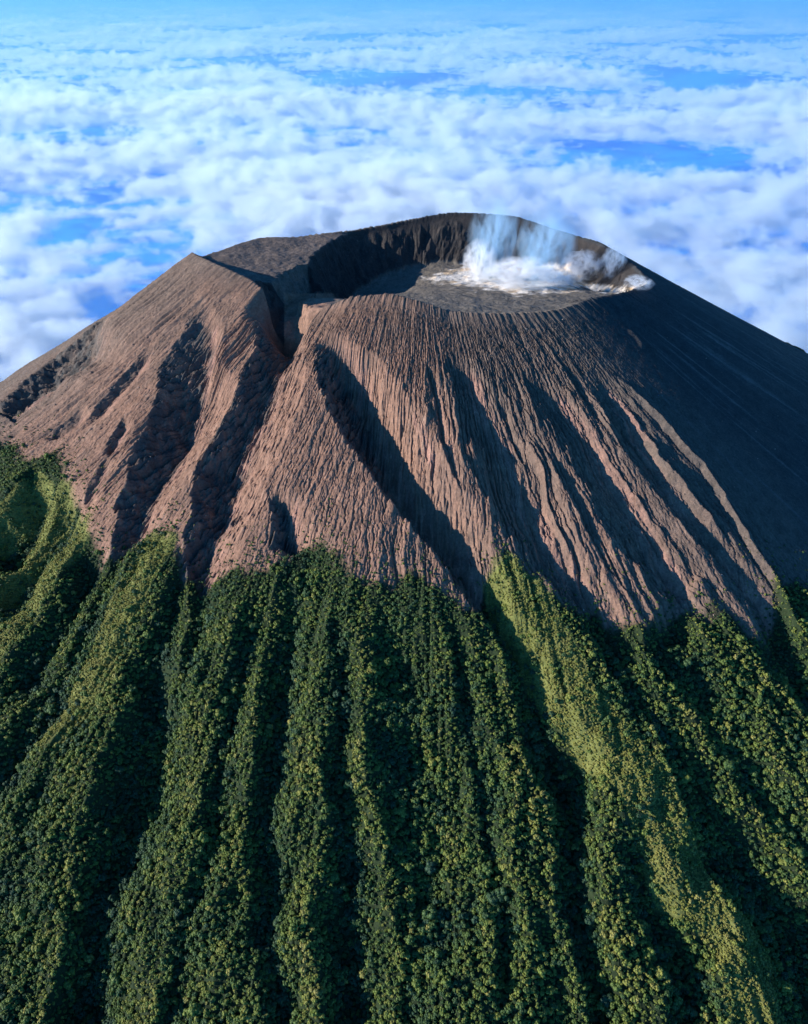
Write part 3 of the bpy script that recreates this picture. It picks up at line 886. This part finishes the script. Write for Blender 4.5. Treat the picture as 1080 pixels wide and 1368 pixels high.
# ------------------------------------------------------------------ sea and clouds far below
CLOUD_LO, CLOUD_HI = -1300.0, -830.0
CLEAR = [(880, 182, 170, 22, .75), (1040, 207, 110, 12, .6), (960, 92, 150, 14, .45), (700, 108, 190, 9, .3), (300, 255, 45, 14, .35), (205, 300, 70, 10, .3)]


def cloud_material():
    """water droplets: billows grown from two scales of noise, thinning out over the clear lanes"""
    m = N('cloud'); m.n.remove(m.b)
    pos = m.n.new('ShaderNodeNewGeometry').outputs['Position']
    sep = m.n.new('ShaderNodeSeparateXYZ'); m.link(pos, sep.inputs[0])
    mp = m.n.new('ShaderNodeMapping'); mp.inputs['Scale'].default_value = (1, 1, 1.5); m.link(pos, mp.inputs[0])
    nl = m.noise(.00028, 2, .5, pos)
    ns = m.noise(.0030, 5, .62, mp.outputs[0])
    z = m.math('DIVIDE', m.math('SUBTRACT', sep.outputs[2], CLOUD_LO), CLOUD_HI - CLOUD_LO)
    h = m.math('ADD', m.math('MULTIPLY', nl, 2.1), -.67)
    far = m.new('ShaderNodeMapRange'); m.link(sep.outputs[1], far.inputs[0])
    for i_, v_ in enumerate((5000, 26000, 0, .36)):
        far.inputs[1 + i_].default_value = v_
    h = m.math('SUBTRACT', h, far.outputs[0])
    for (hx, hy, sx, sy, k) in CLEAR:
        d = ray(hx, hy); zc = (CLOUD_LO + CLOUD_HI) / 2
        c0 = CAM + d * ((zc - CAM[2]) / d[2])
        d1 = ray(hx, hy - sy); c1 = CAM + d1 * ((zc - CAM[2]) / d1[2])
        wx_ = sx / F * np.linalg.norm(c0 - CAM); wy_ = abs(c1[1] - c0[1])
        vm = m.n.new('ShaderNodeVectorMath'); vm.operation = 'SUBTRACT'; m.link(pos, vm.inputs[0]); vm.inputs[1].default_value = (c0[0], c0[1], 0)
        vs = m.n.new('ShaderNodeVectorMath'); vs.operation = 'MULTIPLY'; m.link(vm.outputs[0], vs.inputs[0]); vs.inputs[1].default_value = (1 / wx_, 1 / wy_, 0)
        vl = m.n.new('ShaderNodeVectorMath'); vl.operation = 'LENGTH'; m.link(vs.outputs[0], vl.inputs[0])
        mr = m.new('ShaderNodeMapRange'); mr.interpolation_type = 'SMOOTHSTEP'; m.link(vl.outputs['Value'], mr.inputs[0])
        for i_, v_ in enumerate((0, 1.5, k, 0)):
            mr.inputs[1 + i_].default_value = v_
        h = m.math('SUBTRACT', h, mr.outputs[0])
    v = m.math('ADD', m.math('MULTIPLY', m.math('SUBTRACT', ns, .5), 2.5), m.math('SUBTRACT', h, z))
    v = m.math('MULTIPLY', v, 4.4, True)
    air = m.new('ShaderNodeMapRange'); m.link(sep.outputs[2], air.inputs[0])
    for i_, v_ in enumerate((-900, -480, .00008, .000025)):
        air.inputs[1 + i_].default_value = v_
    cd_ = m.math('MULTIPLY', v, .0075)
    tot = m.math('ADD', cd_, air.outputs[0])
    frac = m.math('DIVIDE', cd_, tot)
    pv_ = m.new('ShaderNodeVolumePrincipled', Anisotropy=.3)
    m.link(m.mix(frac, (.22, .52, 1.0), (.915, .980, 1.0)), pv_.inputs['Color'])
    m.link(tot, pv_.inputs['Density']); m.link(pv_.outputs[0], m.out.inputs['Volume'])
    return m.m


_v = np.array([[x, y, z] for x in (-100000, 100000) for y in (700, 150000) for z in (CLOUD_LO, -480.0)], float)
_f = np.array([[0, 1, 3, 2], [4, 6, 7, 5], [0, 4, 5, 1], [2, 3, 7, 6], [0, 2, 6, 4], [1, 5, 7, 3]])
cl = mesh_obj('clouds', _v, _f, cloud_material(), None, False)
tag(cl, 'white billowing sea of clouds spread out far below behind the volcano', 'clouds', None, 'stuff')


def sea_material():
    m = N('hazed sea')
    m.b.inputs['Base Color'].default_value = (.026, .30, .74, 1); m.b.inputs['Roughness'].default_value = .35  # blue haze of the air above is put into this base colour
    pos = m.n.new('ShaderNodeNewGeometry').outputs['Position']
    m.bump(m.noise(.004, 4, .6, pos), .2, 30)
    return m.m


az2 = np.linspace(0, 2 * np.pi, 129)[:-1]; di2 = np.concatenate([[10.0], np.geomspace(3000, 5000000, 60)])
A2, D2 = np.meshgrid(az2, di2)
sea = mesh_obj('sea', np.stack([D2 * np.sin(A2), D2 * np.cos(A2), np.full(A2.shape, -3300.0)], -1).reshape(-1, 3), grid_faces(0, len(di2) - 1, 128)[:, ::-1], sea_material())
tag(sea, None, None, None, 'structure')


# ------------------------------------------------------------------ steam
def steam_material(name, dens, col, scale, lo, hi, stretch):
    m = N(name); m.n.remove(m.b)
    tc = m.n.new('ShaderNodeTexCoord').outputs['Object']
    mp = m.n.new('ShaderNodeMapping'); mp.inputs['Scale'].default_value = stretch; m.link(tc, mp.inputs[0])
    nz = m.noise(scale, 5, .62, mp.outputs[0], .8)
    ln = m.n.new('ShaderNodeVectorMath'); ln.operation = 'LENGTH'; m.link(tc, ln.inputs[0])
    fall = m.ramp(ln.outputs['Value'], [(.0, (1, 1, 1)), (.45, (.55, .55, .55)), (.95, (0, 0, 0))])
    v = m.math('MULTIPLY', m.ramp(nz, [(lo, (0, 0, 0)), (hi, (1, 1, 1))]), fall)
    pv_ = m.new('ShaderNodeVolumePrincipled', Color=(*col, 1), Anisotropy=.2)
    m.link(m.math('MULTIPLY', v, dens), pv_.inputs['Density']); m.link(pv_.outputs[0], m.out.inputs['Volume'])
    m.m.cycles.volume_step_rate = 78
    return m.m


SM_W = steam_material('dense steam', .42, (.97, .985, 1.0), 3.0, .46, .68, (1, 1, .8))
SM_B = steam_material('thin smoke', .13, (.58, .82, 1.0), 2.3, .43, .68, (1, 1, .8))


def floor_at(px, py):
    d = ray(px, py); d = d / np.linalg.norm(d); m_ = None
    t = np.linspace(900, 1500, 1201); P = CAM + d[None] * t[:, None]
    th = np.arctan2(P[:, 0] - CX, -P[:, 1]); r = np.hypot(P[:, 0] - CX, P[:, 1])
    q = r / Rim(th)
    ci = np.abs((th[:, None] - TH[None, ::8] + np.pi) % (2 * np.pi) - np.pi).argmin(1) * 8
    ri_ = np.clip(np.searchsorted(Q, q), 0, len(Q) - 1)
    zs = np.where(q < 1, zin[ri_, ci], -1e3)
    i = np.argmax(P[:, 2] < zs)
    return P[i]


def plume(px, py, sx, sy, sz, mat, label, lean=(0, 0), seed=0):
    p = floor_at(px, py); g = np.random.default_rng(seed)
    v, f = icosphere(4)
    n = fbm(v[:, 0] * 1.6 + seed, v[:, 1] * 1.6 + v[:, 2] * 1.3, 3, 700 + seed)
    v = v * (.86 + .28 * n)[:, None]
    me = bpy.data.meshes.new('steam'); me.from_pydata(v.tolist(), [], f.tolist()); me.materials.append(mat)
    o = bpy.data.objects.new('steam', me); C.objects.link(o)
    o.location = p + np.array([lean[0], lean[1], sz * .72]); o.scale = (sx, sy, sz); o.rotation_euler = (0, lean[0] / max(sz, 1) * .35, 0)
    return tag(o, label, 'steam', 'steam rising in the crater', 'stuff')


plume(652, 374, 40, 30, 72, SM_B, 'tall bluish smoke column at the left of the crater vents', (5, 0), 1)
plume(708, 378, 46, 32, 64, SM_B, 'bluish smoke column drifting right from the middle crater vents', (16, 0), 8)
plume(640, 376, 27, 22, 36, SM_W, 'white steam puff at the left end of the crater floor', (0, 0), 2)
plume(695, 386, 60, 26, 26, SM_W, 'broad white steam bank over the middle of the crater floor', (0, 0), 3)
plume(765, 374, 36, 22, 26, SM_W, 'white steam drifting up toward the right crater wall', (12, 0), 4)
plume(742, 382, 30, 18, 13, SM_W, 'low white steam hugging the crater floor right of the main bank', (0, 0), 5)
plume(812, 372, 20, 16, 30, SM_W, 'slender white steam rising along the right crater wall', (6, 0), 7)
plume(848, 386, 22, 13, 11, SM_W, 'small white steam wisp on the far right crater rim', (4, 0), 6)


# ------------------------------------------------------------------ light, sky, camera
SUN_AZ = rad(-82)      # towards the sun, measured from the viewer's side of the mountain to the left
SUN_EL = rad(19)
to_sun = Vector((math.sin(SUN_AZ) * math.cos(SUN_EL), -math.cos(SUN_AZ) * math.cos(SUN_EL), math.sin(SUN_EL)))
sd = bpy.data.lights.new('sun', 'SUN'); sd.energy = 5.0; sd.angle = rad(.5); sd.color = (1.0, .93, .84)
so = bpy.data.objects.new('sun', sd); C.objects.link(so); so.rotation_euler = (-to_sun).to_track_quat('-Z', 'Y').to_euler()
w = bpy.data.worlds.new('World'); bpy.context.scene.world = w; w.use_nodes = True
wn_ = w.node_tree.nodes; bg = wn_['Background']
sk = wn_.new('ShaderNodeTexSky'); sk.sky_type = 'NISHITA'; sk.sun_disc = False
sk.sun_elevation = SUN_EL; sk.sun_rotation = math.atan2(to_sun.x, to_sun.y); sk.altitude = 3000; sk.air_density = 1.0; sk.dust_density = 0.0; sk.ozone_density = 4.0
tint_ = wn_.new('ShaderNodeMix'); tint_.data_type = 'RGBA'; tint_.blend_type = 'MULTIPLY'; tint_.inputs[0].default_value = 1; tint_.inputs[7].default_value = (.27, .80, 1.06, 1)
w.node_tree.links.new(sk.outputs[0], tint_.inputs[6]); w.node_tree.links.new(tint_.outputs[2], bg.inputs[0]); bg.inputs[1].default_value = .14

cd = bpy.data.cameras.new('camera'); cam = bpy.data.objects.new('camera', cd); C.objects.link(cam)
cam.location = CAM; cam.rotation_euler = (math.pi / 2 - PITCH, 0, 0)
cd.sensor_fit = 'VERTICAL'; cd.angle_y = 2 * math.atan(684 / F); cd.clip_start = 1; cd.clip_end = 6000000
sc_ = bpy.context.scene; sc_.camera = cam
sc_.view_settings.view_transform = 'Standard'; sc_.view_settings.look = 'None'; sc_.view_settings.exposure = 1.05; sc_.view_settings.gamma = 1
sc_.cycles.use_denoising = True
sc_.cycles.max_bounces = 6; sc_.cycles.diffuse_bounces = 1; sc_.cycles.transparent_max_bounces = 48; sc_.cycles.volume_bounces = 3; sc_.cycles.volume_step_rate = .0050; sc_.cycles.volume_max_steps = 700
sc_.cycles.use_adaptive_sampling = True; sc_.cycles.adaptive_threshold = .03
